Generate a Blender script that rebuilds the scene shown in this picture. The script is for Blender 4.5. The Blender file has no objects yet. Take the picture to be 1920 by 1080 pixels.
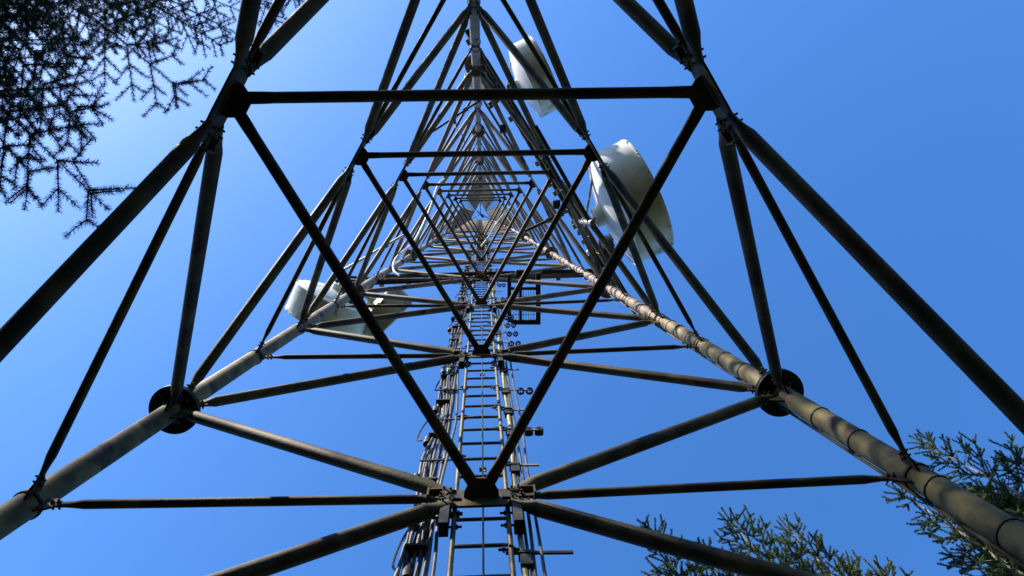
import bpy, math, random
import numpy as np
from mathutils import Vector, Matrix
random.seed(7); rng = np.random.default_rng(7)
scene = bpy.context.scene
C = scene.collection
# ------------------------------------------------------------------ camera
F_PX = 1468.8
CAM = Vector((0.041, -0.1509, 0.0))
def _rx(a): return Matrix(((1,0,0),(0,math.cos(a),-math.sin(a)),(0,math.sin(a),math.cos(a))))
def _ry(a): return Matrix(((math.cos(a),0,math.sin(a)),(0,1,0),(-math.sin(a),0,math.cos(a))))
def _rz(a): return Matrix(((math.cos(a),-math.sin(a),0),(math.sin(a),math.cos(a),0),(0,0,1)))
RCV = _rx(0.1010) @ _ry(-0.0387) @ _rz(-0.0186)         # world -> (right, down, forward)
cd = bpy.data.cameras.new('camera'); cam = bpy.data.objects.new('camera', cd); C.objects.link(cam)
cd.sensor_width = 36; cd.lens = F_PX/1920*36; cd.clip_start = 0.05; cd.clip_end = 3000
cam.matrix_world = Matrix.Translation(CAM) @ (RCV.transposed() @ Matrix(((1,0,0),(0,-1,0),(0,0,-1)))).to_4x4()
scene.camera = cam
def at(px, py, z):
    """world point at height z seen at that pixel of the photograph (for measuring only)"""
    d = RCV.transposed() @ Vector(((px-960)/F_PX, (py-540)/F_PX, 1))
    return CAM + d*((z-CAM.z)/d.z)
# ------------------------------------------------------------------ light
SUN_DIR = Vector((-0.73, -0.67, 0.96)).normalized()      # towards the sun
EL = math.asin(SUN_DIR.z)
world = bpy.data.worlds.new('World'); scene.world = world; world.use_nodes = True
nt = world.node_tree; bg = nt.nodes['Background']
sky = nt.nodes.new('ShaderNodeTexSky'); sky.sky_type = 'NISHITA'; sky.sun_disc = False
sky.sun_elevation = EL; sky.sun_rotation = math.atan2(SUN_DIR.x, SUN_DIR.y)
sky.air_density = 1.0; sky.dust_density = 0.95; sky.ozone_density = 3.0; sky.altitude = 600
gm = nt.nodes.new('ShaderNodeGamma'); gm.inputs[1].default_value = 1.25
hs = nt.nodes.new('ShaderNodeHueSaturation'); hs.inputs['Saturation'].default_value = 1.15
nt.links.new(sky.outputs[0], gm.inputs[0]); nt.links.new(gm.outputs[0], hs.inputs['Color'])
nt.links.new(hs.outputs[0], bg.inputs[0]); bg.inputs[1].default_value = 0.112
sl = bpy.data.lights.new('sun', 'SUN'); sun = bpy.data.objects.new('sun', sl); C.objects.link(sun)
sl.energy = 5.0; sl.angle = math.radians(0.53); sl.color = (1, 0.93, 0.82)
sun.rotation_euler = (-SUN_DIR).to_track_quat('-Z', 'Y').to_euler()
scene.view_settings.view_transform = 'Standard'; scene.view_settings.look = 'None'
scene.view_settings.exposure = 1.32; scene.view_settings.gamma = 1
# ------------------------------------------------------------------ materials
def mat(name, c1, c2=None, scale=6, rough=0.65, c3=None, s3=1.3, t3=0.62, bump=0.0, metal=0.0, spec=0.5, hi=None, zlo=12, zhi=16, fine=0.0):
    m = bpy.data.materials.new(name); m.use_nodes = True; n = m.node_tree.nodes; l = m.node_tree.links
    b = n['Principled BSDF']; b.inputs['Roughness'].default_value = rough; b.inputs['Metallic'].default_value = metal
    b.inputs['Specular IOR Level'].default_value = spec*.3
    geo = n.new('ShaderNodeNewGeometry')
    def noise(s, det=5):
        t = n.new('ShaderNodeTexNoise'); t.inputs['Scale'].default_value = s; t.inputs['Detail'].default_value = det
        l.new(geo.outputs['Position'], t.inputs['Vector']); return t
    def mix(a, c, fac):
        x = n.new('ShaderNodeMix'); x.data_type = 'RGBA'
        for s, v in ((x.inputs[6], a), (x.inputs[7], c)):
            if isinstance(v, tuple): s.default_value = (*v, 1)
            else: l.new(v, s)
        if fac is not None: l.new(fac, x.inputs[0])
        return x
    def ramp(src, lo, hi_):
        r = n.new('ShaderNodeMapRange'); r.inputs[1].default_value = lo; r.inputs[2].default_value = hi_; l.new(src, r.inputs[0]); return r.outputs[0]
    col = c1
    if c2:
        t = noise(scale); col = mix(c1, c2, ramp(t.outputs[0], .38, .62)).outputs[2]
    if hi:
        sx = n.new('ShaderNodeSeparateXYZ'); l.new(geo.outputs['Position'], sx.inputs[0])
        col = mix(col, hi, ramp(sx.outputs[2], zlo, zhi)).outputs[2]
    if c3:
        t = noise(s3, 8); col = mix(col, c3, ramp(t.outputs[0], t3-.05, t3+.06)).outputs[2]
    if fine:
        t = noise(70, 4); mm = n.new('ShaderNodeMix'); mm.data_type = 'RGBA'; mm.blend_type = 'MULTIPLY'; mm.inputs[0].default_value = fine
        if isinstance(col, tuple): mm.inputs[6].default_value = (*col, 1)
        else: l.new(col, mm.inputs[6])
        l.new(t.outputs[0], mm.inputs[7]); col = mm.outputs[2]
    if isinstance(col, tuple): b.inputs['Base Color'].default_value = (*col, 1)
    else: l.new(col, b.inputs['Base Color'])
    if bump:
        t = noise(45, 6); bp = n.new('ShaderNodeBump'); bp.inputs['Strength'].default_value = bump; bp.inputs['Distance'].default_value = .01
        l.new(t.outputs[0], bp.inputs['Height']); l.new(bp.outputs[0], b.inputs['Normal'])
    return m
M = {}
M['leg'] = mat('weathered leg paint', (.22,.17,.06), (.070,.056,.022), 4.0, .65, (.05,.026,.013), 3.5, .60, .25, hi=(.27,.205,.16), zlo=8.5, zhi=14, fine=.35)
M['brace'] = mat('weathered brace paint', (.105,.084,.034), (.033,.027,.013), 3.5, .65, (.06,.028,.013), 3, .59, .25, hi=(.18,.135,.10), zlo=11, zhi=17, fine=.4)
M['dark'] = mat('dark steel', (.04,.038,.034), (.025,.024,.022), 8, .55, (.035,.024,.018), 6, .64, .2)
M['galv'] = mat('galvanised steel', (.28,.28,.27), (.2,.2,.19), 12, .45, (.2,.15,.09), 5, .68, .1, metal=.3)
M['ladder'] = mat('ladder steel', (.12,.10,.05), (.055,.047,.028), 14, .55, (.09,.05,.02), 8, .62, .2)
M['rubber'] = mat('black cable jacket', (.03,.03,.032), (.05,.05,.052), 9, .4)
M['greycable'] = mat('grey cable jacket', (.09,.092,.095), (.045,.046,.048), 9, .4)
M['yellowcable'] = mat('olive weathered pipe', (.36,.34,.14), (.2,.19,.09), 16, .5)
M['white'] = mat('white pipe', (.8,.81,.8), (.6,.61,.6), 6, .35)
M['dish'] = mat('dish paint', (.78,.78,.76), (.68,.69,.66), 2.2, .4, (.30,.30,.22), 2.6, .66, .03)
M['drum'] = mat('dish drum paint', (.70,.70,.66), (.50,.51,.43), 1.5, .45, (.22,.22,.15), 2.4, .62, .03)
M['mossy'] = mat('mossy dish underside', (.46,.46,.36), (.34,.345,.24), 3, .5, (.14,.13,.08), 7, .63, .05)
M['bark'] = mat('spruce bark', (.10,.08,.06), (.17,.15,.13), 20, .9, bump=.6)
M['twig'] = mat('spruce twig bark', (.10,.08,.055), (.16,.135,.10), 30, .8)
def needle_mat(name, a, b_):
    m = mat(name, a, b_, 1.8, .45, None); n = m.node_tree.nodes; l = m.node_tree.links
    b = n['Principled BSDF']; o = n['Material Output']
    tr = n.new('ShaderNodeBsdfTranslucent'); ms = n.new('ShaderNodeMixShader'); ms.inputs[0].default_value = .25
    src = b.inputs['Base Color'].links[0].from_socket; l.new(src, tr.inputs[0])
    l.new(b.outputs[0], ms.inputs[1]); l.new(tr.outputs[0], ms.inputs[2]); l.new(ms.outputs[0], o.inputs[0]); return m
M['needle_dark'] = needle_mat('dark spruce needles', (.022,.045,.018), (.04,.065,.025))
M['needle_blue'] = needle_mat('grey green spruce needles', (.07,.105,.042), (.13,.17,.065))
M['needle_olive'] = needle_mat('olive spruce needles', (.065,.09,.018), (.12,.125,.03))
M['soil'] = mat('forest floor', (.03,.026,.017), (.02,.028,.012), .6, .95, (.07,.055,.03), 3, .55, .5)
M['concrete'] = mat('concrete', (.32,.31,.29), (.24,.235,.22), 5, .85, bump=.3)
# ------------------------------------------------------------------ mesh helpers
class MB:
    def __init__(s): s.v = []; s.f = []
    def add(s, vs, fs):
        o = len(s.v); s.v += [tuple(v) for v in vs]; s.f += [tuple(i+o for i in f) for f in fs]; return s
    def build(s, name, m, parent=None, smooth=True):
        me = bpy.data.meshes.new(name); me.from_pydata(s.v, [], s.f); me.update()
        me.materials.append(m if not isinstance(m, str) else M[m])
        if smooth:
            me.polygons.foreach_set('use_smooth', [True]*len(me.polygons))
            me.set_sharp_from_angle(angle=math.radians(38))
        o = bpy.data.objects.new(name, me); C.objects.link(o)
        if parent is not None:
            o.parent = parent; p = parent; off = Vector((0,0,0))
            while p is not None: off += p.location; p = p.parent
            o.location = -off
        return o
def frame(d, ref=None):
    d = d.normalized(); ref = ref or Vector((0,0,1))
    if abs(d.dot(ref.normalized())) > .98: ref = Vector((1,0,0))
    u = (ref - d*ref.dot(d)).normalized(); return d, u, d.cross(u)
def sweep(mb, pts, secs, ref=None, n=12, caps=True):
    """pts: centres; secs: (ru, rv) half sizes; ref: direction of u"""
    pts = [Vector(p) for p in pts]; vs = []; fs = []
    for i, p in enumerate(pts):
        a = pts[max(0, i-1)]; b = pts[min(len(pts)-1, i+1)]
        _, u, v = frame(b-a, ref)
        s = secs[i] if isinstance(secs, list) else secs
        if not isinstance(s, tuple): s = (s, s)
        for k in range(n):
            t = 2*math.pi*k/n; vs.append(p + u*(s[0]*math.cos(t)) + v*(s[1]*math.sin(t)))
    for i in range(len(pts)-1):
        for k in range(n):
            a = i*n+k; b = i*n+(k+1) % n; fs.append((a, b, b+n, a+n))
    if caps: fs.append(tuple(range(n))[::-1]); fs.append(tuple(range(len(vs)-n, len(vs))))
    mb.add(vs, fs); return mb
def tube(mb, a, b, r, n=10, r2=None): return sweep(mb, [a, b], [r, r if r2 is None else r2], None, n)
def smooth_path(pts, k=6):
    pts = [Vector(p) for p in pts]; out = []
    for i in range(len(pts)-1):
        p0 = pts[max(0,i-1)]; p1 = pts[i]; p2 = pts[i+1]; p3 = pts[min(len(pts)-1,i+2)]
        for j in range(k):
            t = j/k; out.append(.5*((2*p1)+(p2-p0)*t+(2*p0-5*p1+4*p2-p3)*t*t+(-p0+3*p1-3*p2+p3)*t**3))
    out.append(pts[-1]); return out
def obox(mb, c, x, y, z, sx, sy, sz):
    """box centred at c with unit axes x, y, z and full sizes"""
    c = Vector(c); vs = [c + x*(sx/2*a) + y*(sy/2*b) + z*(sz/2*e) for e in (-1,1) for b in (-1,1) for a in (-1,1)]
    mb.add(vs, [(0,2,3,1),(4,5,7,6),(0,1,5,4),(2,6,7,3),(1,3,7,5),(0,4,6,2)]); return mb
X, Y, Z = Vector((1,0,0)), Vector((0,1,0)), Vector((0,0,1))
def plate(mb, c, u, v, poly, th):
    w = u.cross(v).normalized(); c = Vector(c); n = len(poly)
    vs = [c + u*p[0] + v*p[1] - w*(th/2) for p in poly] + [c + u*p[0] + v*p[1] + w*(th/2) for p in poly]
    mb.add(vs, [tuple(range(n))[::-1], tuple(range(n, 2*n))] + [(i, (i+1)%n, n+(i+1)%n, n+i) for i in range(n)]); return mb
def bolt(mb, c, d, L=.06, r=.013):
    d = d.normalized(); c = Vector(c)
    tube(mb, c-d*L/2, c+d*L/2, r*.5, 6)
    tube(mb, c-d*(L*.30), c-d*(L*.30-.012), r, 6); tube(mb, c+d*(L*.30-.012), c+d*(L*.30), r, 6)
def lathe(mb, c, axis, prof, n=48, ref=None):
    a, u, v = frame(axis, ref); c = Vector(c); vs = []; fs = []
    for (r, h) in prof:
        for k in range(n):
            t = 2*math.pi*k/n; vs.append(c + a*h + (u*math.cos(t)+v*math.sin(t))*r)
    for i in range(len(prof)-1):
        for k in range(n):
            p = i*n+k; q = i*n+(k+1)%n; fs.append((p, q, q+n, p+n))
    mb.add(vs, fs); return mb
def thing(name, label, cat, loc=(0,0,0), group=None):
    o = bpy.data.objects.new(name, None); C.objects.link(o); o.location = loc; o.empty_display_size = .3
    o['label'] = label; o['category'] = cat
    if group: o['group'] = group
    return o
def tag(o, label, cat, group=None):
    o['label'] = label; o['category'] = cat
    if group: o['group'] = group
    return o
GROUND = -1.55
# ------------------------------------------------------------------ tower geometry
ZT = {1:4.80,2:6.9327,3:9.1135,4:11.0315,5:13.1332,6:14.8528,7:17.1061,9:21.1748,11:25.1199,13:29.1976,15:33.2294}
for j in (8,10,12,14): ZT[j] = (ZT[j-1]+ZT[j+1])/2
TOPJ = 62
for j in (16, 17): ZT[j] = ZT[15] + 2.03*(j-15)
for j in range(18, TOPJ+1): ZT[j] = ZT[17] + 1.54*(j-17)
ZK, ZTOP = ZT[17], ZT[TOPJ]
OTOP = at(901, 401, ZTOP)
def OFF(z):
    t = max(0, z-ZK)/(ZTOP-ZK); return Vector((OTOP.x*t, OTOP.y*t, 0))
ZT[0] = 2.40; ZT[-1] = 0.60; ZT[-2] = -1.20
def S(z): return 6*(1-0.0132*min(z, ZK))
def LEGP(k, z):
    s = S(z); r = s/math.sqrt(3)
    return {'A': Vector((-s/2, r/2, z)), 'B': Vector((s/2, r/2, z)), 'C': Vector((0, -r, z))}[k] + OFF(z)
FACES = {'F': ('A','B'), 'L': ('A','C'), 'R': ('B','C')}
def MID(f, z):
    a, b = FACES[f]; p = (LEGP(a,z)+LEGP(b,z))/2-OFF(z); return Vector((p.x*1.03, p.y*1.03, z)) + OFF(z)
def NRM(f):
    p = MID(f, 0); return Vector((p.x, p.y, 0)).normalized()
def sc(z): return 1-.30*min(max(0, z), 40)/56
# ------------------------------------------------------------------ ground
mb = MB()
n = 60; R = 1500
vs = []; fs = []
for i in range(n+1):
    for k in range(n+1):
        x = (i/n*2-1); y = (k/n*2-1); x = math.copysign(abs(x)**2.6, x)*R; y = math.copysign(abs(y)**2.6, y)*R
        d = math.hypot(x, y); h = GROUND + (0 if d < 6 else .12*math.sin(x*.5+1)*math.cos(y*.4)) * min(1, (d-6)/8 if d > 6 else 0)
        vs.append((x, y, h))
for i in range(n):
    for k in range(n): a = i*(n+1)+k; fs.append((a, a+n+1, a+n+2, a+1))
mb.add(vs, fs); g = mb.build('ground', 'soil'); g['kind'] = 'structure'
# ------------------------------------------------------------------ tower
TW = thing('lattice_tower', 'tall triangular lattice mast of olive brown steel tubes, seen from inside its base', 'tower', (0,0,GROUND))
def dist(p): return (Vector(p)-CAM).length
diag_jobs = []; hor_jobs = []; strut_jobs = []
def brace(mb, a, b, r, nrm, flat=.08, trans=.11, n=12):
    """tube squashed flat at both ends, the flat lying in the face"""
    a = Vector(a); b = Vector(b); L = (b-a).length; d = (b-a)/L
    flat = min(flat, L*.1); trans = min(trans, L*.15)
    w = (r*.52, r*1.08); c = (r, r)
    pts = []; se = []
    for t, s in ((0, w), (flat, w), (flat+trans*.5, (r*.72, r*1.06)), (flat+trans, c), (L-flat-trans, c), (L-flat-trans*.5, (r*.72, r*1.06)), (L-flat, w), (L, w)):
        pts.append(a+d*t); se.append(s)
    sweep(mb, pts, se, nrm, n)
levels = list(range(-2, TOPJ+1))
for j in levels:
    z = ZT[j]; k = sc(z)
    if j % 2:                                            # mid-face node
        for f in 'FLR':
            m = MID(f, z); N = NRM(f); a, b = FACES[f]
            for q in (a, b):
                lp = LEGP(q, z); T = (lp-m); T.z = 0; T.normalize()
                e = lp - T*(.115*k+.05)
                hor_jobs.append((m + T*.235*k, e, .031*k, N))
                for jj in (j-1, j+1):
                    if jj in ZT:
                        lz = LEGP(q, ZT[jj]); up = 1 if jj > j else -1
                        s0 = m + T*.20*k + Z*(.085*k*up)
                        e0 = lz - T*(.13*k) - Z*(.14*k*up); D = (e0-s0).normalized()
                        diag_jobs.append((s0, e0, .052*k, N))
        for f, g_ in (('F','L'), ('L','R'), ('F','R')) if j < 16 else ():
            p = MID(f, z) - NRM(f)*.01; q = MID(g_, z) - NRM(g_)*.01; D = (q-p).normalized()
            strut_jobs.append((p + D*.07*k, q - D*.07*k, .036*k, Z))
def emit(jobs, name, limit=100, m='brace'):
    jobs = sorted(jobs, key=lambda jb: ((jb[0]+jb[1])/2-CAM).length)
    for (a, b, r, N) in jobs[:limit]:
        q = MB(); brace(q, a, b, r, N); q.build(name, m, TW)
    if jobs[limit:]:
        q = MB()
        for (a, b, r, N) in jobs[limit:]: brace(q, a, b, r, N, n=8)
        o = q.build(name, m, TW); o['kind'] = 'stuff'
emit(diag_jobs, 'diagonal_brace'); emit(hor_jobs, 'horizontal_brace'); emit(strut_jobs, 'inner_strut')
# mid-face gussets
for j in levels:
    if j % 2 == 0: continue
    z = ZT[j]; k = sc(z)
    for f in 'FLR':
        m = MID(f, z); N = NRM(f); T = Z.cross(N)
        q = MB()
        plate(q, m, T, Z, [(x*k, y*k) for x, y in ((-.31,-.05),(-.27,-.13),(-.12,-.14),(.12,-.14),(.27,-.13),(.31,-.05),(.31,.05),(.27,.13),(.12,.14),(-.12,.14),(-.27,.13),(-.31,.05))], .016)
        if j < 16: plate(q, m - N*.012, T, -N, [(x*k, y*k) for x, y in ((-.115,0),(.115,0),(.11,.04),(.085,.085),(.045,.125),(-.045,.125),(-.085,.085),(-.11,.04))], .02)
        if j < 16:
            for sx in (-1, 1):
                for (bx, bz) in ((.20,0),(.26,0),(.20,.08),(.245,.105),(.20,-.08),(.245,-.105)):
                    bolt(q, m + T*(bx*k*sx) + Z*(bz*k), N, .10, .016*k)
                obox(q, m + T*(.345*k*sx) - N*.03, T, N, Z, .012, .055, .13*k)
                obox(q, m + T*(.30*k*sx) - N*.028 + Z*.055*k, T, N, Z, .09*k, .05, .010)
        q.build('gusset_plate', 'brace', TW)
# legs
LEGS = {}
for q_ in 'ABC':
    q = MB(); pts = []; se = []
    zs = [GROUND+.25] + [ZT[j] for j in levels if ZT[j] > GROUND+.3]
    for z in zs: pts.append(LEGP(q_, z)); se.append(.089*(1-.38*min(max(0,z),40)/56))
    pts = [pts[0]] + pts[1:]; sweep(q, pts, se, X, 28)
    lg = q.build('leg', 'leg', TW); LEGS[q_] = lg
    if q_ == 'C': lg['label'] = 'tower leg facing away, mostly in shade'
    for j in levels:
        z = ZT[j]; k = sc(z); c = LEGP(q_, z); rl = .089*(1-.38*min(max(0,z),40)/56)
        ax = (LEGP(q_, z+1)-LEGP(q_, z)).normalized()
        if j % 4 == 2 and j < 40:                        # bolted leg flange
            f_ = MB()
            lathe(f_, c, ax, [(rl*.9,-.030),(.225*k,-.030),(.23*k,-.026),(.23*k,-.004),(.225*k,0),(rl*.9,0)], 40)
            lathe(f_, c, ax, [(rl*.9,.003),(.225*k,.003),(.23*k,.007),(.23*k,.029),(.225*k,.033),(rl*.9,.033)], 40)
            _, u, v = frame(ax)
            for t in range(8):
                an = 2*math.pi*t/8+.2; bolt(f_, c + (u*math.cos(an)+v*math.sin(an))*.17*k, ax, .15, .02*k)
            for t in range(6):
                an = 2*math.pi*t/6; rd = u*math.cos(an)+v*math.sin(an)
                plate(f_, c - ax*.031, rd, -ax, [(rl*.95,0),(.15*k,0),(rl*.95,.12)], .01)
            f_.build('flange', 'dark' if j < 5 else 'leg', lg)
        q = MB()
        for f, (a, b) in FACES.items():
            if q_ not in (a, b): continue
            o_ = b if q_ == a else a; T = LEGP(o_, z)-c; T.z = 0; T.normalize(); N = NRM(f)
            for up in ((1,-1) if j % 2 == 0 else (0,)):
                if j > 26: continue
                if j % 2 == 0:
                    plate(q, c + Z*(.15*k*up), T, Z*up, [(rl*.8,-.09),(.15*k,-.09),(.25*k,-.02),(.25*k,.10*k),(.17*k,.17*k),(rl*.8,.17*k)], .014)
                    for (bx, bz) in ((.15,.13),(.20,.16)): bolt(q, c + T*(bx*k) + Z*(up*bz*k), N, .085, .015)
                else:
                    plate(q, c, T, Z, [(rl*.8,-.10),(.15*k,-.08),(.21*k,-.03),(.21*k,.03),(.15*k,.08),(rl*.8,.10)], .014)
                    for bx in (.16,.20): bolt(q, c + T*(bx*k), N, .07, .014)
        if j < 30: lathe(q, c, ax, [(rl+.001,-.012),(rl+.010,-.012),(rl+.010,.012),(rl+.001,.012)], 24)
        if q.v: q.build('joint_plate', 'brace', TW)
    # foot
    q = MB(); c = LEGP(q_, GROUND+.25)
    obox(q, c - Z*.02, X, Y, Z, .6, .6, .04)
    q.build('base_plate', 'dark', TW)
    q = MB(); obox(q, Vector((c.x, c.y, GROUND+.05)), X, Y, Z, 1.1, 1.1, .36); q.build('footing', 'concrete', TW)
# straps and lead on the right leg
zz = 3.2; 
while zz < 30:
    c = LEGP('B', zz); rl = .089*(1-.38*zz/56); ax = (LEGP('B', zz+1)-c).normalized()
    q = MB(); lathe(q, c, ax, [(rl,-.006),(rl+.007,-.006),(rl+.007,.006),(rl,.006)], 28)
    o = Vector((.25,.97,0)).normalized(); bolt(q, c + o*(rl+.025), X, .05, .012)
    q.build('strap', 'dark', LEGS['B']); zz += random.uniform(.55,1.15) if zz < 9 else random.uniform(.35,.7)
pts = []; z = 1.5
while z < 34:
    c = LEGP('B', z); pts.append(c + Vector((-.25,.97,0)).normalized()*(.089*(1-.38*z/56)+.022)); z += 1.0
q = MB(); sweep(q, pts, .013, X, 8); q.build('cable', 'brace', LEGS['B'])
# tower head
zt = ZT[TOPJ]
q = MB()
for a, b in (('A','B'),('B','C'),('A','C')):
    tube(q, LEGP(a, zt), LEGP(b, zt), .06, 10)
q.build('top_ring', 'brace', TW)
q = MB(); c = OFF(zt) + Vector((0.02, 0, zt+.05))
for a in 'ABC': tube(q, c, LEGP(a, zt)+Z*.05, .05, 8)
q.build('top_spokes', 'dark', TW)
q = MB(); obox(q, c + Vector((-.02,.05,.06)), Vector((.7,.7,0)), Vector((-.7,.7,0)), Z, 1.3, .16, .10)
obox(q, c + Vector((.22,.27,.08)), Vector((.7,.7,0)), Vector((-.7,.7,0)), Z, .4, .35, .2)
q.build('top_bracket', 'dark', TW)
# ------------------------------------------------------------------ ladder
LX0 = at(903, 1057, 4.2).x
def LAD(z, dx=0, dy=0):
    y0 = S(z)/math.sqrt(3)/2 + .10
    return Vector((LX0*(1-.0132*min(z, ZK))/(1-.0132*4.2) + dx, y0 + dy, z)) + OFF(z)
LD = thing('ladder', 'narrow olive steel ladder bolted up the outside of the near tower face', 'ladder', LAD(GROUND))
HW = .165
for s in (-1, 1):
    q = MB(); zs = np.arange(GROUND, 104, 1.5)
    sweep(q, [LAD(z, s*HW) for z in zs], (.016, .020), X, 8); q.build('rail', 'ladder', LD)
rungs = []; z = 1.0
while z < 103: rungs.append(z); z += .36
for z in rungs[:100]:
    q = MB(); tube(q, LAD(z, -HW), LAD(z, HW), .0125, 8)
    q.build('rung', 'ladder', LD)
q = MB()
for z in rungs[100:]: tube(q, LAD(z, -HW), LAD(z, HW), .0125, 6)
o = q.build('rung', 'ladder', LD); o['kind'] = 'stuff'
q = MB(); sweep(q, [LAD(z, .012, -.045) for z in (0, 10, 20, 35, 37, 60, 100)], .0055, X, 6); q.build('safety_line', 'dark', LD)
q = MB()
for z in np.arange(2.5, 50, 2.88): obox(q, LAD(z, .012, -.03), X, Y, Z, .05, .03, .03); tube(q, LAD(z, .012, -.03), LAD(z-.1, .03, -.05), .006, 6)
q.build('line_clip', 'galv', LD)
for j in range(-1, 24, 2):
    z = ZT[j]
    for s in (-1, 1):
        q = MB(); obox(q, LAD(z-.20, s*(HW+.055), -.03), X, Y, Z, .055, .09, .42)
        obox(q, LAD(z-.02, s*(HW+.03), -.05), X, Y, Z, .12, .05, .05)
        bolt(q, LAD(z-.30, s*(HW+.01), 0), X, .12, .016); bolt(q, LAD(z-.12, s*(HW+.01), 0), X, .12, .016)
        q.build('mounting_channel', 'dark', LD)
# ------------------------------------------------------------------ conduits right of the ladder
CR = thing('conduit_run', 'pair of thin pipes on bracket arms with ring clamps, right of the ladder', 'conduit', LAD(GROUND, .4))
for dx, r, m in ((.285,.011,'greycable'), (.345,.010,'greycable'), (.235,.017,'yellowcable'), (.26,.010,'rubber')):
    q = MB(); pts = []; z = 0
    while z < 40: pts.append(LAD(z, dx*(1 if z < 18 else .8) + random.uniform(-.012,.012), .03 + random.uniform(-.012,.012))); z += 1.1
    sweep(q, smooth_path(pts, 3), r, X, 8); q.build('conduit', m, CR)
arm_px = (1032, 868, 803, 765, 728, 690, 656, 640, 622, 606, 592)
def zlad(py):
    lo, hi = 2.0, 50.0
    for _ in range(50):
        m = (lo+hi)/2
        p = RCV @ (LAD(m)-CAM); v = 540+F_PX*p.y/p.z
        if v > py: lo = m
        else: hi = m
    return lo
arms = [zlad(y) for y in arm_px]
zz = arms[-1]
while zz < 30: zz += 1.08; arms.append(zz)
for i, z in enumerate(arms):
    L = .56 if i in (0, 2, 4, 6, 7, 8, 9, 10, 12, 14, 17) else .42
    q = MB(); a = LAD(z, HW-.03, .02); b = LAD(z, HW+L*.62, .02+.01)
    obox(q, (a+b)/2, (b-a).normalized(), Y, Z, (b-a).length, .012, .028)
    bolt(q, LAD(z, HW-.01, 0), X, .12, .018); tube(q, LAD(z, HW, -.03), LAD(z, HW, .05), .012, 6)
    q.build('support_arm', 'dark' if i == 0 else 'galv', CR)
    q = MB(); obox(q, LAD(z-.09, .245, .03), X, Y, Z, .065, .05, .15); obox(q, LAD(z-.02, .245, .03), X, Y, Z, .08, .06, .03)
    q.build('pipe_clamp', 'rubber', CR)
for i in (2, 4, 6, 7, 8, 9, 10, 12, 14, 17):
    z = arms[i]
    for s in (0, 1):
        q = MB(); c = LAD(z+.03, .40+.088*s, .05)
        lathe(q, c, Vector((0,.25,1)) if i != 2 else Y, [(.020,-.03),(.038,-.03),(.038,.03),(.020,.03),(.020,-.03)], 20)
        tube(q, c-Z*.05, c-Z*.07, .008, 6); tube(q, c+Z*.04, c+Z*.065, .008, 6)
        q.build('ring_clamp', 'rubber' if s == 0 else 'dark', CR)
# ------------------------------------------------------------------ cable bundle left of the ladder
CB = thing('cable_run', 'thick bundle of black and grey antenna cables climbing left of the ladder', 'cable', LAD(GROUND, -.4))
for i, (dx, dy, r, m) in enumerate(((-.27,.10,.017,'greycable'), (-.31,.13,.020,'rubber'), (-.345,.10,.017,'greycable'), (-.375,.13,.019,'rubber'), (-.41,.11,.018,'greycable'), (-.33,.17,.018,'rubber'),
                                    (-.385,.18,.016,'yellowcable'), (-.215,.06,.016,'greycable'), (-.235,.10,.015,'rubber'), (-.29,.16,.015,'rubber'), (-.355,.15,.017,'rubber'), (-.40,.16,.014,'greycable'), (-.32,.09,.012,'rubber'))):
    q = MB(); pts = []; z = -.5
    top = 44 - 2.5*i
    while z < top:
        w = .020; kx = .82 + .18*math.cos(z*.55) ; pts.append(LAD(z, (dx*1.13 if dx < -.26 else dx*1.28)*(1 if z < 6 else .90)*(1+.04*math.sin(z*.8)) + random.uniform(-w,w), dy*.6 + random.uniform(-w,w))); z += .8
    sweep(q, smooth_path(pts, 4), r*.70, X, 8); q.build('cable', m, CB)
for i in range(26):
    z = 1.2 + i*1.05
    q = MB(); obox(q, LAD(z, -.375, .065), X, Y, Z, .13, .075, .03); q.build('cable_clamp', 'rubber', CB)
    q = MB(); a = LAD(z+.35, -HW+.03, .02); b = LAD(z+.35, -.46, .03); obox(q, (a+b)/2, X, Y, Z, (b-a).length, .012, .018)
    bolt(q, LAD(z+.35, -HW, 0), X, .10, .017)
    q.build('support_arm', 'dark' if i % 3 else 'ladder', CB)
    if i % 2 == 0:
        q = MB(); lathe(q, LAD(z+.5, -.275, .05), Z, [(0,-.1),(.024,-.1),(.028,0),(.024,.09),(0,.1)], 12)
        q.build('cable_boot', 'rubber', CB)
rr = random.Random(8)
for i in range(22):
    z = 2.2 + i*.85 + rr.uniform(-.2,.2); x0 = rr.uniform(-.50,-.26); q = MB()
    sweep(q, smooth_path([LAD(z, x0, .06), LAD(z+.15, x0-.05, .10), LAD(z+.42, x0-.03, .09), LAD(z+.6, x0+.03, .05)], 5), .008, X, 6); q.build('jumper', 'rubber', CB)
    q = MB(); lathe(q, LAD(z, rr.uniform(-.48,-.36), .07), Z, [(0,-.08),(.03,-.08),(.034,-.02),(.026,.03),(.032,.06),(0,.08)], 10); q.build('connector', 'dark', CB)
q = MB(); rr = random.Random(3)
for t in range(34):
    a = rr.uniform(0, 6.28); zb = 3.3 + .45*rr.random(); c = LAD(zb, -.47, .08)
    q2 = c + Vector((math.cos(a)*.055, math.sin(a)*.055, 0)); q3 = c + Vector((math.cos(a+1.2)*.05, math.sin(a+1.2)*.05, rr.uniform(-.12,.12)))
    sweep(q, smooth_path([q2, (q2+q3)/2+Vector((rr.uniform(-.02,.02), rr.uniform(-.02,.02), .05)), q3], 3), .009, X, 6)
q.build('coiled_tail', 'rubber', CB)
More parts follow.
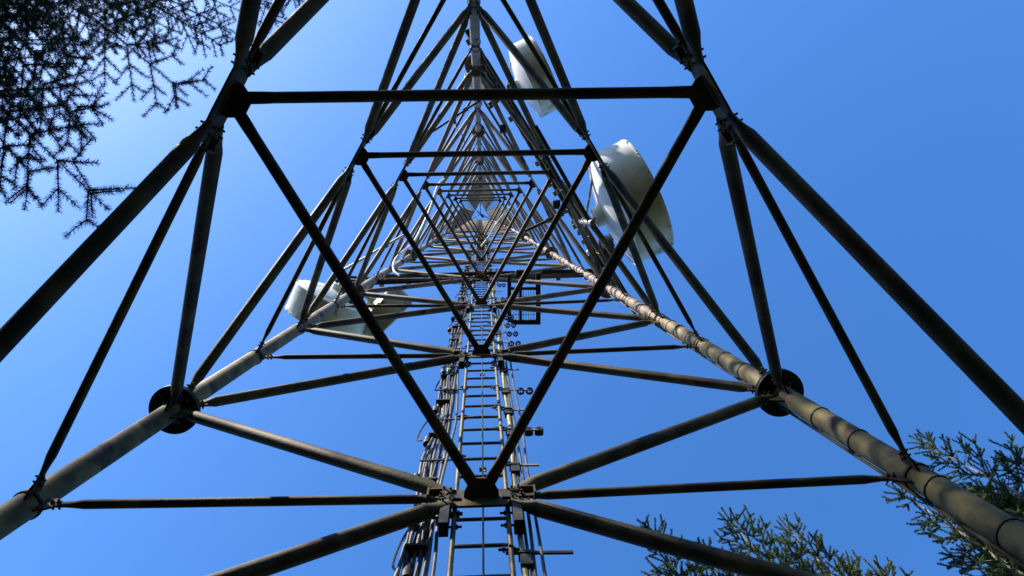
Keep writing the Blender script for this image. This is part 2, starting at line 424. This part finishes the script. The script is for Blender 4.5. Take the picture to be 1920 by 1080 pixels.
# ------------------------------------------------------------------ drum dishes
def dish(label, c, axis, R, depth, pipe_to=None, m='dish', mu='mossy', group='drum dish antennas on the tower'):
    axis = Vector(axis).normalized(); c = Vector(c)
    t = thing('dish_antenna', label, 'dish antenna', c, group)
    q = MB()                                             # reflector back, behind the drum
    prof = [(0.0,-.34*R),(.15*R,-.34*R),(.17*R,-.32*R),(.18*R,-.20*R)]
    for i in range(9):
        r = .2+.8*i/8; prof.append((r*R*.985, -.19*R + .19*R*(r*r)))
    lathe(q, c, axis, prof, 56); q.build('reflector', m, t)
    q = MB()
    lathe(q, c, axis, [(R*.985,-.01*R),(R*1.015,-.012*R),(R*1.02,.02*R),(R,.035*R),(R,depth*.93),(R*1.015,depth*.94),(R*1.012,depth*.99),(R*.97,depth)], 56)
    _, u_, v_ = frame(axis)
    for i in range(14):
        an = 2*math.pi*(i+.3)/14; rd = u_*math.cos(an)+v_*math.sin(an); obox(q, c + rd*(R*1.02) + axis*(depth*.93), rd, axis.cross(rd), axis, .012, .03, .05)
    obox(q, c + u_*(R*1.008) + axis*(depth*.5), u_, v_, axis, .008, .06, depth*.8)
    q.build('shroud', m if m != 'dish' else 'drum', t)
    q = MB()
    lathe(q, c, axis, [(R*.975,depth*.985),(R*.8,depth+.02*R),(R*.45,depth+.045*R),(0,depth+.05*R)], 56)
    q.build('radome', m, t)
    a, u, v = frame(axis)
    q = MB(); b = c - axis*(.34*R)
    for s in (-1, 1):
        tube(q, b + u*(.10*R*s), b + u*(.25*R*s) - axis*.16, .022, 8)
        obox(q, b + u*(.22*R*s) - axis*.14, u, v, axis, .10, .13, .05)
    tube(q, b - axis*.14 - Z*.75*R, b - axis*.14 + Z*.75*R, .045, 12)
    tube(q, b - axis*.10 + v*.1, c + v*.62*R - axis*.1, .018, 8)
    q.build('mounting_pipe', 'galv', t)
    if pipe_to is not None:
        e = Vector(pipe_to)
        for dz in (-.45*R, .45*R):
            q = MB(); s0 = b - axis*.14 + Z*dz; tube(q, s0, Vector((e.x, e.y, s0.z)), .034, 10)
            q.build('support_arm', 'dark', t)
    return t
dish('big white drum dish outside the right side of the tower, largest of the dishes', at(1149, 394, 12.4), (.90,-.38,.03), .94, .58, LEGP('B',12.4)*.35+LEGP('C',12.4)*.65)
dish('white drum dish high at the upper right, behind the topmost dark crossbar', at(985, 154, 16.9), (.90,-.42,.0), .81, .48, LEGP('C',16.9)*.9+LEGP('B',16.9)*.1)
dish('white drum dish beyond the left leg, the left one of two side by side', at(628, 556, 16.9), (-.42,.88,0), .86, .62, LEGP('A',16.9))
dish('smaller mossy drum dish just right of the left leg, beside a bigger white dish', at(706, 575, 17.4), (.66,.72,0), .68, .48, LEGP('A',17.6), m='mossy')
dish('small white drum dish half hidden behind the far leg near the top edge', at(902, 170, 18.2), (.15,-1,0), .42, .30, LEGP('C',18.2))
t = dish('small dark dish tucked behind the pipes left of the biggest white dish', at(1128, 470, 15.6), (.85,-.1,0), .30, .22, LEGP('B',15.6), m='rubber')
# ------------------------------------------------------------------ antenna frame beams, platform
def channel(mb, a, b, h=.12, w=.06, th=.010):
    a = Vector(a); b = Vector(b); d, u, v = frame(b-a); c = (a+b)/2; L = (b-a).length
    obox(mb, c, d, u, v, L, h, th); obox(mb, c + u*(h/2-th/2) + v*(w/2), d, u, v, L, th, w-th-.001); obox(mb, c - u*(h/2-th/2) + v*(w/2), d, u, v, L, th, w-th-.001)
def beam(label, a, b, h, extra=None):
    t = thing('support_beam', label, 'beam', a, 'horizontal beams carrying the antennas')
    q = MB(); channel(q, a, b, h, .09); q.build('channel', 'dark', t)
    q = MB(); d = (b-a).normalized(); L = (b-a).length; rr = random.Random(int(L*1000))
    for i in range(int(L/.35)):
        p = a + d*(i*.35+.2*rr.random()); bolt(q, p, Z, h+.14, .02)
        if rr.random() < .5: obox(q, p + Z*(h/2), d, d.cross(Z), Z, .10, .14, .06)
    q.build('bolts', 'galv', t)
    return t
beam('long dark beam across the middle of the mast, lower one of a close pair', at(672, 534, 17.2), at(1142, 517, 17.2), .20)
beam('long dark beam across the middle of the mast, upper and shorter of a close pair', at(700, 522, 18.4), at(1112, 511, 18.4), .16)
beam('dark beam slanting along the right side of the mast down to a free end', at(872, 60, 14.3), at(1189, 588, 14.3), .20)
beam('second dark beam along the right side, just inside the longer slanting one', at(905, 128, 15.6), at(1150, 540, 15.6), .17)
PF = thing('work_platform', 'dark framed grille platform jutting out to the right of the ladder', 'platform', at(985, 560, 16.6))
q = MB(); P = lambda x, y: at(x, y, 16.6)
for a, b, h in (((1009,512),(1009,607),.10), ((1013,604),(958,604),.10), ((976,520),(976,604),.06), ((955,515),(955,604),.08), ((953,541),(1010,541),.06)):
    a = P(*a); b = P(*b); d = (b-a).normalized(); obox(q, (a+b)/2, d, Z.cross(d), Z, (b-a).length, h, .08)
q.build('frame', 'dark', PF)
q = MB()
for i in range(11): x = 958+i*4.7; tube(q, P(x, 545), P(x, 600), .006, 5)
for y in (556, 590): tube(q, P(957, y), P(1008, y), .007, 5)
q.build('grille', 'galv', PF)
def box_thing(name, label, cat, c, sx, sy, sz, m, group=None):
    t = thing(name, label, cat, c, group); q = MB()
    c = Vector(c); w = .012
    vs = []; 
    for e in (-1, 1):
        for (a, b) in ((-1,-1),(1,-1),(1,1),(-1,1)):
            for (da, db) in (((w,0),(0,w)) if a*b > 0 else ((0,w),(w,0))): vs.append(c + X*(a*(sx/2-da)) + Y*(b*(sy/2-db)) + Z*(e*sz/2))
    q.add(vs, [tuple(range(8))[::-1], tuple(range(8,16))] + [(i,(i+1)%8,8+(i+1)%8,8+i) for i in range(8)])
    q.build('housing', m, t)
    q = MB(); obox(q, c - Y*(sy/2+.006), X, Y, Z, sx*.9, .010, sz*.9); obox(q, c - Z*(sz/2+.008), X, Y, Z, sx*.86, sy*.86, .014); q.build('cover', m, t)
    q = MB(); tube(q, c - Z*(sz/2), c - Z*(sz/2+.10), .016, 8); tube(q, c + X*sx*.25 - Z*(sz/2), c + X*sx*.25 - Z*(sz/2+.08), .012, 8); q.build('cable_gland', 'rubber', t)
    return t
box_thing('equipment_box', 'square black equipment box fixed on the long beam right of the ladder', 'box', at(976, 516, 17.0), .22, .22, .25, 'dark')
box_thing('equipment_box', 'black equipment box on the bracing left of the biggest white dish', 'box', at(1043, 384, 17.5), .18, .2, .25, 'dark')
box_thing('equipment_box', 'small black box with bolts hanging below the upper right dish', 'box', at(943, 243, 15.5), .13, .15, .2, 'rubber')
box_thing('equipment_box', 'small black box on the thin crossarm at the upper left of the mast', 'box', at(850, 226, 17.0), .13, .13, .18, 'rubber')
box_thing('junction_box', 'pale grey junction box left of the big dish mount, upper of two', 'box', at(1076, 417, 16.8), .10, .12, .16, 'galv')
box_thing('junction_box', 'pale grey junction box left of the big dish mount, lower of two', 'box', at(1087, 436, 16.8), .10, .12, .14, 'galv')
def crossarm(label, a, b, r, m, clamps):
    t = thing('crossarm', label, 'crossarm', a, 'thin crossarm pipes'); q = MB(); a = Vector(a); b = Vector(b); tube(q, a, b, r, 12); q.build('pipe', m, t)
    q = MB()
    for s in clamps:
        p = a.lerp(b, s); d, u, v = frame(b-a); obox(q, p, d, u, v, .10, r*3.4, r*3.4); bolt(q, p + d*.03, u, r*6, .02); bolt(q, p + v*r, u, r*6, .02)
    q.build('clamp', 'galv', t); return t
crossarm('pale crossarm pipe slanting across the left bracing above the left dishes', at(636, 511, 16.2), at(757, 441, 16.2), .028, 'white', (.72,))
crossarm('thin dark crossarm pipe at the upper left, carrying a small black box', at(806, 250, 16.8), at(914, 179, 16.8), .024, 'dark', (.42,.62))
crossarm('thin dark crossarm pipe slanting through the bracing left of the biggest dish', at(983, 434, 17.4), at(1064, 396, 17.4), .035, 'dark', (.55,.85))
def loose_cable(label, pts, r, m):
    q = MB(); sweep(q, smooth_path(pts, 8), r, X, 10); o = q.build('loose_cable', m); tag(o, label, 'cable'); return o
loose_cable('thick white cable curving up along the left bracing from the long beam', [at(*p) for p in ((748,516,17.6),(739,508,17.8),(738,494,18.1),(748,478,18.5),(773,457,19),(788,432,19.5),(807,390,20),(821,349,20.4),(833,335,20.6))], .028, 'white')
loose_cable('thin white cable running through the bracing right of the tower centre', [at(*p) for p in ((902,462,24),(918,442,24),(930,420,24),(944,402,24.3),(958,386,24.5))], .022, 'white')
loose_cable('short black cable dangling from the small box on the left crossarm', [at(*p) for p in ((853,232,16.8),(858,246,16.6),(866,252,16.5),(872,270,16.5))], .010, 'rubber')
# ------------------------------------------------------------------ spruces
def raw_mesh(name, v, f, m, parent, nper=3):
    """v (n,3) array, f (m,nper) array"""
    me = bpy.data.meshes.new(name); me.vertices.add(len(v)); me.vertices.foreach_set('co', v.astype(np.float32).ravel())
    me.loops.add(f.size); me.loops.foreach_set('vertex_index', f.astype(np.int32).ravel())
    me.polygons.add(len(f)); me.polygons.foreach_set('loop_start', np.arange(0, f.size, nper, dtype=np.int32))
    me.update(calc_edges=True); me.materials.append(M[m])
    o = bpy.data.objects.new(name, me); C.objects.link(o)
    if parent is not None: o.parent = parent; o.location = -parent.location
    return o
def norm(a): return a/np.maximum(np.linalg.norm(a, axis=-1, keepdims=True), 1e-9)
def grow(segs, p0, d0, L, level, R_, droop=0.0, up=0.0, sp=(.13,.10), dens=1.0, rad=.02, tipk=.5, bare=0.0, end=None, wob=1.0, maxs=1.0, lift=0.0):
    """append (p0,p1,r0,r1,needled) segments of one branch with side twigs"""
    p = np.array(p0, float); d = np.array(d0, float); d /= np.linalg.norm(d)
    n = max(2, int(L/ (0.10 if level else .16))); h = L/n; pts = [p.copy()]; ds = [d.copy()]
    for i in range(n):
        d = d + np.array((0,0,(-droop + up*(i/n))*h)) + R_.normal(0, (.022 if level else .018)*wob, 3); d /= np.linalg.norm(d)
        p = p + d*h; pts.append(p.copy()); ds.append(d.copy())
    if end is not None:
        err = np.array(end, float)-pts[-1]
        for i in range(n+1): pts[i] = pts[i] + err*(i/n)
    for i in range(n):
        t0 = i/n; r0 = rad*(1-t0)+.002; r1 = rad*(1-(i+1)/n)+.002
        segs.append((*pts[i], *pts[i+1], r0, r1, 1.0 if (level > 0 or t0 > .45) and t0 >= bare else 0.0))
    if level >= 2: return
    s = sp[level]*(.5+R_.random()) + L*bare
    while s < L - (.02):
        i = min(n-1, int(s/h)); base = pts[i] + (pts[i+1]-pts[i])*(s/h-i); dd = ds[i+1]
        side = np.cross(dd, (0,0,1.0)); side /= max(np.linalg.norm(side), 1e-6)
        rem = L-s
        for sg in (-1, 1):
            if R_.random() > dens: continue
            ang = math.radians(R_.uniform(34, 50)); tilt = R_.normal(-.10 if level == 0 else -.04, .15) + lift
            nd = dd*math.cos(ang) + side*sg*math.sin(ang) + np.array((0,0,tilt))
            ln = (min(tipk*rem+.20, maxs) if level == 0 else min(.30*rem+.13, .27))*R_.uniform(.75, 1.15)
            grow(segs, base, nd, ln, level+1, R_, droop=droop*.8, sp=sp, dens=dens, rad=max(.0018, rad*.28), tipk=tipk, wob=wob, lift=lift, up=up*.5)
        s += sp[level]*R_.uniform(.7, 1.3)
    # tip whorl
    if level == 0:
        for sg in (-1, 1):
            side = np.cross(ds[-1], (0,0,1.0)); nd = ds[-1]*.72 + side*sg*.7
            i = n-1; grow(segs, pts[i], nd, .20*R_.uniform(.7,1.2), 2, R_, rad=.003)
def twig_mesh(name, segs, m, parent, sides=4):
    a = np.array(segs); p0 = a[:,0:3]; p1 = a[:,3:6]; r0 = a[:,6]; r1 = a[:,7]
    d = norm(p1-p0); ref = np.where(np.abs(d[:,2:3]) > .9, np.array([[1.,0,0]]), np.array([[0,0,1.]])); u = norm(np.cross(d, ref)); v = np.cross(d, u)
    rings = []
    for (p, r) in ((p0, r0), (p1, r1)):
        for k in range(sides):
            t = 2*math.pi*k/sides; rings.append(p + (u*math.cos(t) + v*math.sin(t))*r[:,None])
    V = np.stack(rings, 1).reshape(-1, 3); N = len(a); base = np.arange(N)[:,None]*(2*sides)
    F = np.concatenate([base + np.array([k, (k+1)%sides, sides+(k+1)%sides, sides+k]) for k in range(sides)], 0)
    return raw_mesh(name, V, F, m, parent, 4)
def needle_mesh(name, segs, m, parent, per_m, ln, w, R_, limit=2500000):
    a = np.array(segs); a = a[a[:,8] > 0]; p0 = a[:,0:3]; p1 = a[:,3:6]; L = np.linalg.norm(p1-p0, axis=1)
    cnt = np.maximum(1, (L*per_m + R_.random(len(L))).astype(int)); idx = np.repeat(np.arange(len(L)), cnt)
    t = R_.random(len(idx))[:,None]; P = p0[idx]*(1-t) + p1[idx]*t; d = norm(p1-p0)[idx]
    q = R_.normal(size=(len(idx), 3)); q = norm(q - d*(q*d).sum(1, keepdims=True)); q[:,2] *= .75; q = norm(q)
    nd = norm(q*R_.uniform(.75, 1.0, (len(idx),1)) + d*R_.uniform(.35, .8, (len(idx),1)))
    ll = ln*R_.uniform(.7, 1.15, (len(idx),1)); wv = norm(np.cross(nd, R_.normal(size=nd.shape)))*w/2
    V = np.stack([P - wv, P + wv, P + nd*ll + wv*.6, P + nd*ll - wv*.6], 1).reshape(-1, 3); F = np.arange(len(idx)*4).reshape(-1, 4)
    return raw_mesh(name, V, F, m, parent, 4)
def trunk(parent, x, y, top, r, m='bark'):
    q = MB(); pts = []; se = []; h = top-GROUND
    for i in range(13):
        t = i/12; pts.append(Vector((x + .04*math.sin(t*9)*(1-t), y + .04*math.cos(t*7)*(1-t), GROUND-.05 + t*h))); se.append(r*(1-t)**.9+.006)
    sweep(q, pts, se, X, 14); return q.build('trunk', m, parent)
# big spruce at the upper left: hand-placed limbs reach into the frame
TX, TY = -6.6, -4.4
ST = thing('spruce_tree', 'big dark spruce whose needled boughs hang into the upper left corner', 'tree', (TX, TY, GROUND), 'spruce trees around the tower')
trunk(ST, TX, TY, 15.5, .20)
R1 = np.random.default_rng(11); near = []; far = []
tips = [(204,393,4.5,2),(180,262,5.2,1),(60,330,4.8,1),(352,180,6.6,2),(150,205,5.8,2),(90,120,5.5,2),(300,95,6.6,2),(205,60,6.2,2),
        (20,60,5.6,1),(30,210,5.4,1)]
for (px, py, z, k) in tips:
    tip = np.array(at(px, py, z)); b = np.array((TX, TY, z+1.1)); v = tip-b; L = np.linalg.norm(v)
    d = v/L + np.array((0,0,.15)); grow(near, b, d, L*1.02, 0, R1, droop=.06, end=tip, sp=(.25,.19), rad=.013, tipk=.34, bare=.30, maxs=.75, wob=.35)
tips2 = [(440,60,9.5),(418,88,9.0),(385,62,8.6),(350,45,9.6),(300,10,8.8),(250,40,8.4),(110,30,7.6),(60,50,7.6),(10,110,7.2),(120,90,8.5),(20,10,8.2),(220,-20,9.0),(400,0,10.5),(450,20,10.8),(10,170,7.4),(150,130,7.6)]
for (px, py, z) in tips2:
    tip = np.array(at(px, py, z)); b = np.array((TX, TY, z+.8)); v = tip-b; L = np.linalg.norm(v)
    d = v/L + np.array((0,0,.12)); grow(far, b, d, L*1.0, 0, R1, droop=.05, end=tip, sp=(.36,.26), rad=.014, tipk=.34, bare=.30, maxs=.7, wob=.4)
crown_low = []
for i in range(70):                                        # the rest of its crown
    z = R1.uniform(1.5, 14.6); a = R1.uniform(2.3, 5.6) if z < 11 else R1.uniform(0, 6.28); L = min(3.0, .32*(15-z)+.2)
    grow(crown_low, (TX, TY, z), (math.cos(a), math.sin(a), .1), L, 0, R1, droop=.1, sp=(.3,.2), rad=.02, tipk=.4, bare=.1)
twig_mesh('bough', near + far + crown_low, 'twig', ST)
needle_mesh('needles', near, 'needle_dark', ST, 900, .028, .0028, R1)
needle_mesh('needles', far, 'needle_dark', ST, 420, .030, .0048, R1)
needle_mesh('needles', crown_low, 'needle_dark', ST, 60, .024, .016, R1)
def spruce(label, x, y, top, m, seed, slope=.22, cone=5.0, whorl=.42, r=.07, per=1250, w=.005, maxL=1.6, nb=4, sp=(.20,.16), lift=.55, maxs=.42):
    t = thing('spruce_tree', label, 'tree', (x, y, GROUND), 'spruce trees around the tower')
    trunk(t, x, y, top-.45, r); R_ = np.random.default_rng(seed); segs = []; lo = []
    lead = R_.normal(0, .03, 3)
    grow(segs, (x, y, top-.5), (lead[0], lead[1], 1), .5, 2, R_, rad=.007)
    for k in range(4):
        a = k*1.57+R_.uniform(-.3,.3); grow(segs, (x, y, top-.42+R_.uniform(-.03,.03)), (math.cos(a)*.7, math.sin(a)*.7, .75), R_.uniform(.18,.26), 2, R_, rad=.005)
    z = top-.62; i = 0
    while z > max(GROUND+1.2, top-cone-4):
        dep = top-z; L = min(maxL, slope*1.15*dep+.10); k = nb + (1 if dep > 1 else 0)
        for q in range(k):
            a = q*2*math.pi/k + R_.uniform(-.35,.35) + i*.7; l = L*R_.uniform(.75,1.2)
            upz = 1.1 if dep < 1 else (.75 if dep < 2.2 else .40)
            near_ = dep < cone
            grow(segs if near_ else lo, (x, y, z+R_.uniform(-.05,.05)), (math.cos(a), math.sin(a), upz), l, 0, R_, droop=.05, up=1.3, sp=sp if near_ else (.35,.35), rad=.006, tipk=.36, wob=.25, maxs=maxs, lift=lift)
        z -= whorl*R_.uniform(.8,1.2); i += 1
    twig_mesh('bough', segs+lo, 'twig', t)
    needle_mesh('needles', segs, m, t, per, .019, w, R_)
    if lo: needle_mesh('needles', lo, m, t, 60, .024, .014, R_)
    return t
def sp_at(label, px, py, z, m, seed, **k):
    p = at(px, py, z); return spruce(label, p.x, p.y, z, m, seed, **k)
sp_at('tall spruce tip rising behind the thick right leg at the lower right', 1702, 815, 10.8, 'needle_blue', 21, slope=.15)
sp_at('dense olive green spruce crown below the thick right leg, in the bottom right corner', 1772, 925, 10.2, 'needle_olive', 22, slope=.22, nb=6, whorl=.25, sp=(.13,.12), lift=.15, maxs=.6)
sp_at('blue green spruce top at the left of the bottom right clump, with bare leader', 1662, 905, 9.6, 'needle_blue', 23, slope=.13)
sp_at('dark spruce in the far bottom right corner under the leg', 1905, 1035, 9.8, 'needle_blue', 24, slope=.25, nb=6, whorl=.25, sp=(.13,.12), lift=.15, maxs=.6)
sp_at('spruce top with a long bare leader at the bottom edge, tallest of the bottom clump', 1352, 953, 9.8, 'needle_blue', 25, slope=.12)
sp_at('spruce top at the bottom edge, right of the tallest one in the clump', 1460, 973, 9.6, 'needle_blue', 26, slope=.11)
sp_at('spruce top poking out under the lowest brace, leftmost of the bottom clump', 1216, 983, 9.4, 'needle_blue', 27, slope=.12)
sp_at('small spruce tip low at the bottom edge between two clumps', 1575, 1053, 9.2, 'needle_blue', 28, slope=.10)
sp_at('small spruce tip at the bottom edge beside the right corner clump', 1622, 1050, 9.0, 'needle_olive', 29, slope=.10)
sp_at('short olive spruce tip half hidden by the lowest brace at the bottom edge', 1310, 1015, 8.8, 'needle_olive', 30, slope=.14)
# surrounding wood: unseen ring of conifers below the frame, added to block low sky
def wood():
    Rw = np.random.default_rng(99); V = []; F = []
    for i in range(230):
        a = Rw.uniform(0, 2*math.pi); d = 12.5 + 26*Rw.random()**1.3; x = d*math.cos(a); y = d*math.sin(a)
        sunward = (x*-.74+y*-.67)/d > .90; top = GROUND + d*(Rw.uniform(1.0, 1.38) if sunward else Rw.uniform(.78, .93)); lowest = GROUND+.6; r0 = Rw.uniform(1.5, 2.2)  # sunward trees raised so their shade reaches the tower foot
        n = 13; k = int((top-lowest)/.42); o = len(V)
        for t in range(k):                                # drooping tiers of boughs
            z = lowest + (top-lowest)*t/k; r = r0*(1-t/k)**.85+.12; V.append((x, y, z+.38)); c = len(V)-1
            ph = Rw.uniform(0, 6.28)
            for q in range(n):
                rr = r*Rw.uniform(.55, 1.15); an = ph+2*math.pi*q/n
                for da, kk, dz in ((-.16,.55,.12),(0,1,-.22),(.16,.55,.12)):
                    V.append((x+rr*kk*math.cos(an+da), y+rr*kk*math.sin(an+da), z+dz*min(1, r)+Rw.uniform(-.05,.05)))
                m = len(V); F.append((c, m-3, m-2)); F.append((c, m-2, m-1))
        w = .16; b = len(V)
        for zz in (GROUND-.1, top):
            for q in range(5): V.append((x+w*math.cos(q*1.257)*(1 if zz < 0 else .1), y+w*math.sin(q*1.257)*(1 if zz < 0 else .1), zz))
        for q in range(5): F.append((b+q, b+(q+1)%5, b+5+(q+1)%5)); F.append((b+q, b+5+(q+1)%5, b+5+q))
    o = raw_mesh('woodland', np.array(V), np.array(F), 'needle_dark', None, 3)
    o['kind'] = 'stuff'; o['label'] = 'unseen dark spruce wood standing all around the tower clearing'; o['category'] = 'woodland'
wood()
# unseen spruce added on the sunny side so its crown dapples the tower foot
T3 = thing('spruce_tree', 'unseen spruce added beyond the top left corner to shade the foot of the tower', 'tree', (-6.0, -6.7, GROUND), 'spruce trees around the tower')
trunk(T3, -6.0, -6.7, 21.5, .2); R3 = np.random.default_rng(15); lo = []
for i in range(330):
    z = R3.uniform(4, 21.2); a = R3.uniform(0, 6.28); L = min(2.0, .34*(21.5-z)+.25)
    grow(lo, (-6.0, -6.7, z), (math.cos(a), math.sin(a), .1), L, 0, R3, droop=.1, sp=(.35,.25), rad=.02, tipk=.4, bare=.1)
twig_mesh('bough', lo, 'twig', T3); needle_mesh('needles', lo, 'needle_dark', T3, 70, .026, .018, R3)
# spruce beyond the top edge, one bough in view
T2 = thing('spruce_tree', 'spruce beyond the top edge with one bough hanging between the upper left braces', 'tree', (-4.6, -8.2, GROUND), 'spruce trees around the tower')
trunk(T2, -4.6, -8.2, 17, .2); R2 = np.random.default_rng(5); sg = []; lo = []
for (px, py, z) in ((556,14,9.0),(520,50,9.4),(490,20,8.6),(530,-10,9.6),(470,-20,9.2)):
    tip = np.array(at(px, py, z)); b = np.array((-4.6, -8.2, z+1.0)); v = tip-b; L = np.linalg.norm(v)
    grow(sg, b, v/L+np.array((0,0,.12)), L, 0, R2, droop=.05, end=tip, sp=(.30,.22), rad=.014, tipk=.3, bare=.5, maxs=.6)
for i in range(150):
    z = R2.uniform(2, 16.8); a = R2.uniform(0, 6.28); L = min(3.4, .34*(17-z)+.2)
    grow(lo, (-4.6, -8.2, z), (math.cos(a), math.sin(a), .1), L, 0, R2, droop=.1, sp=(.35,.25), rad=.02, tipk=.4, bare=.1)
twig_mesh('bough', sg+lo, 'twig', T2)
needle_mesh('needles', sg, 'needle_dark', T2, 420, .030, .0048, R2)
needle_mesh('needles', lo, 'needle_dark', T2, 60, .026, .018, R2)
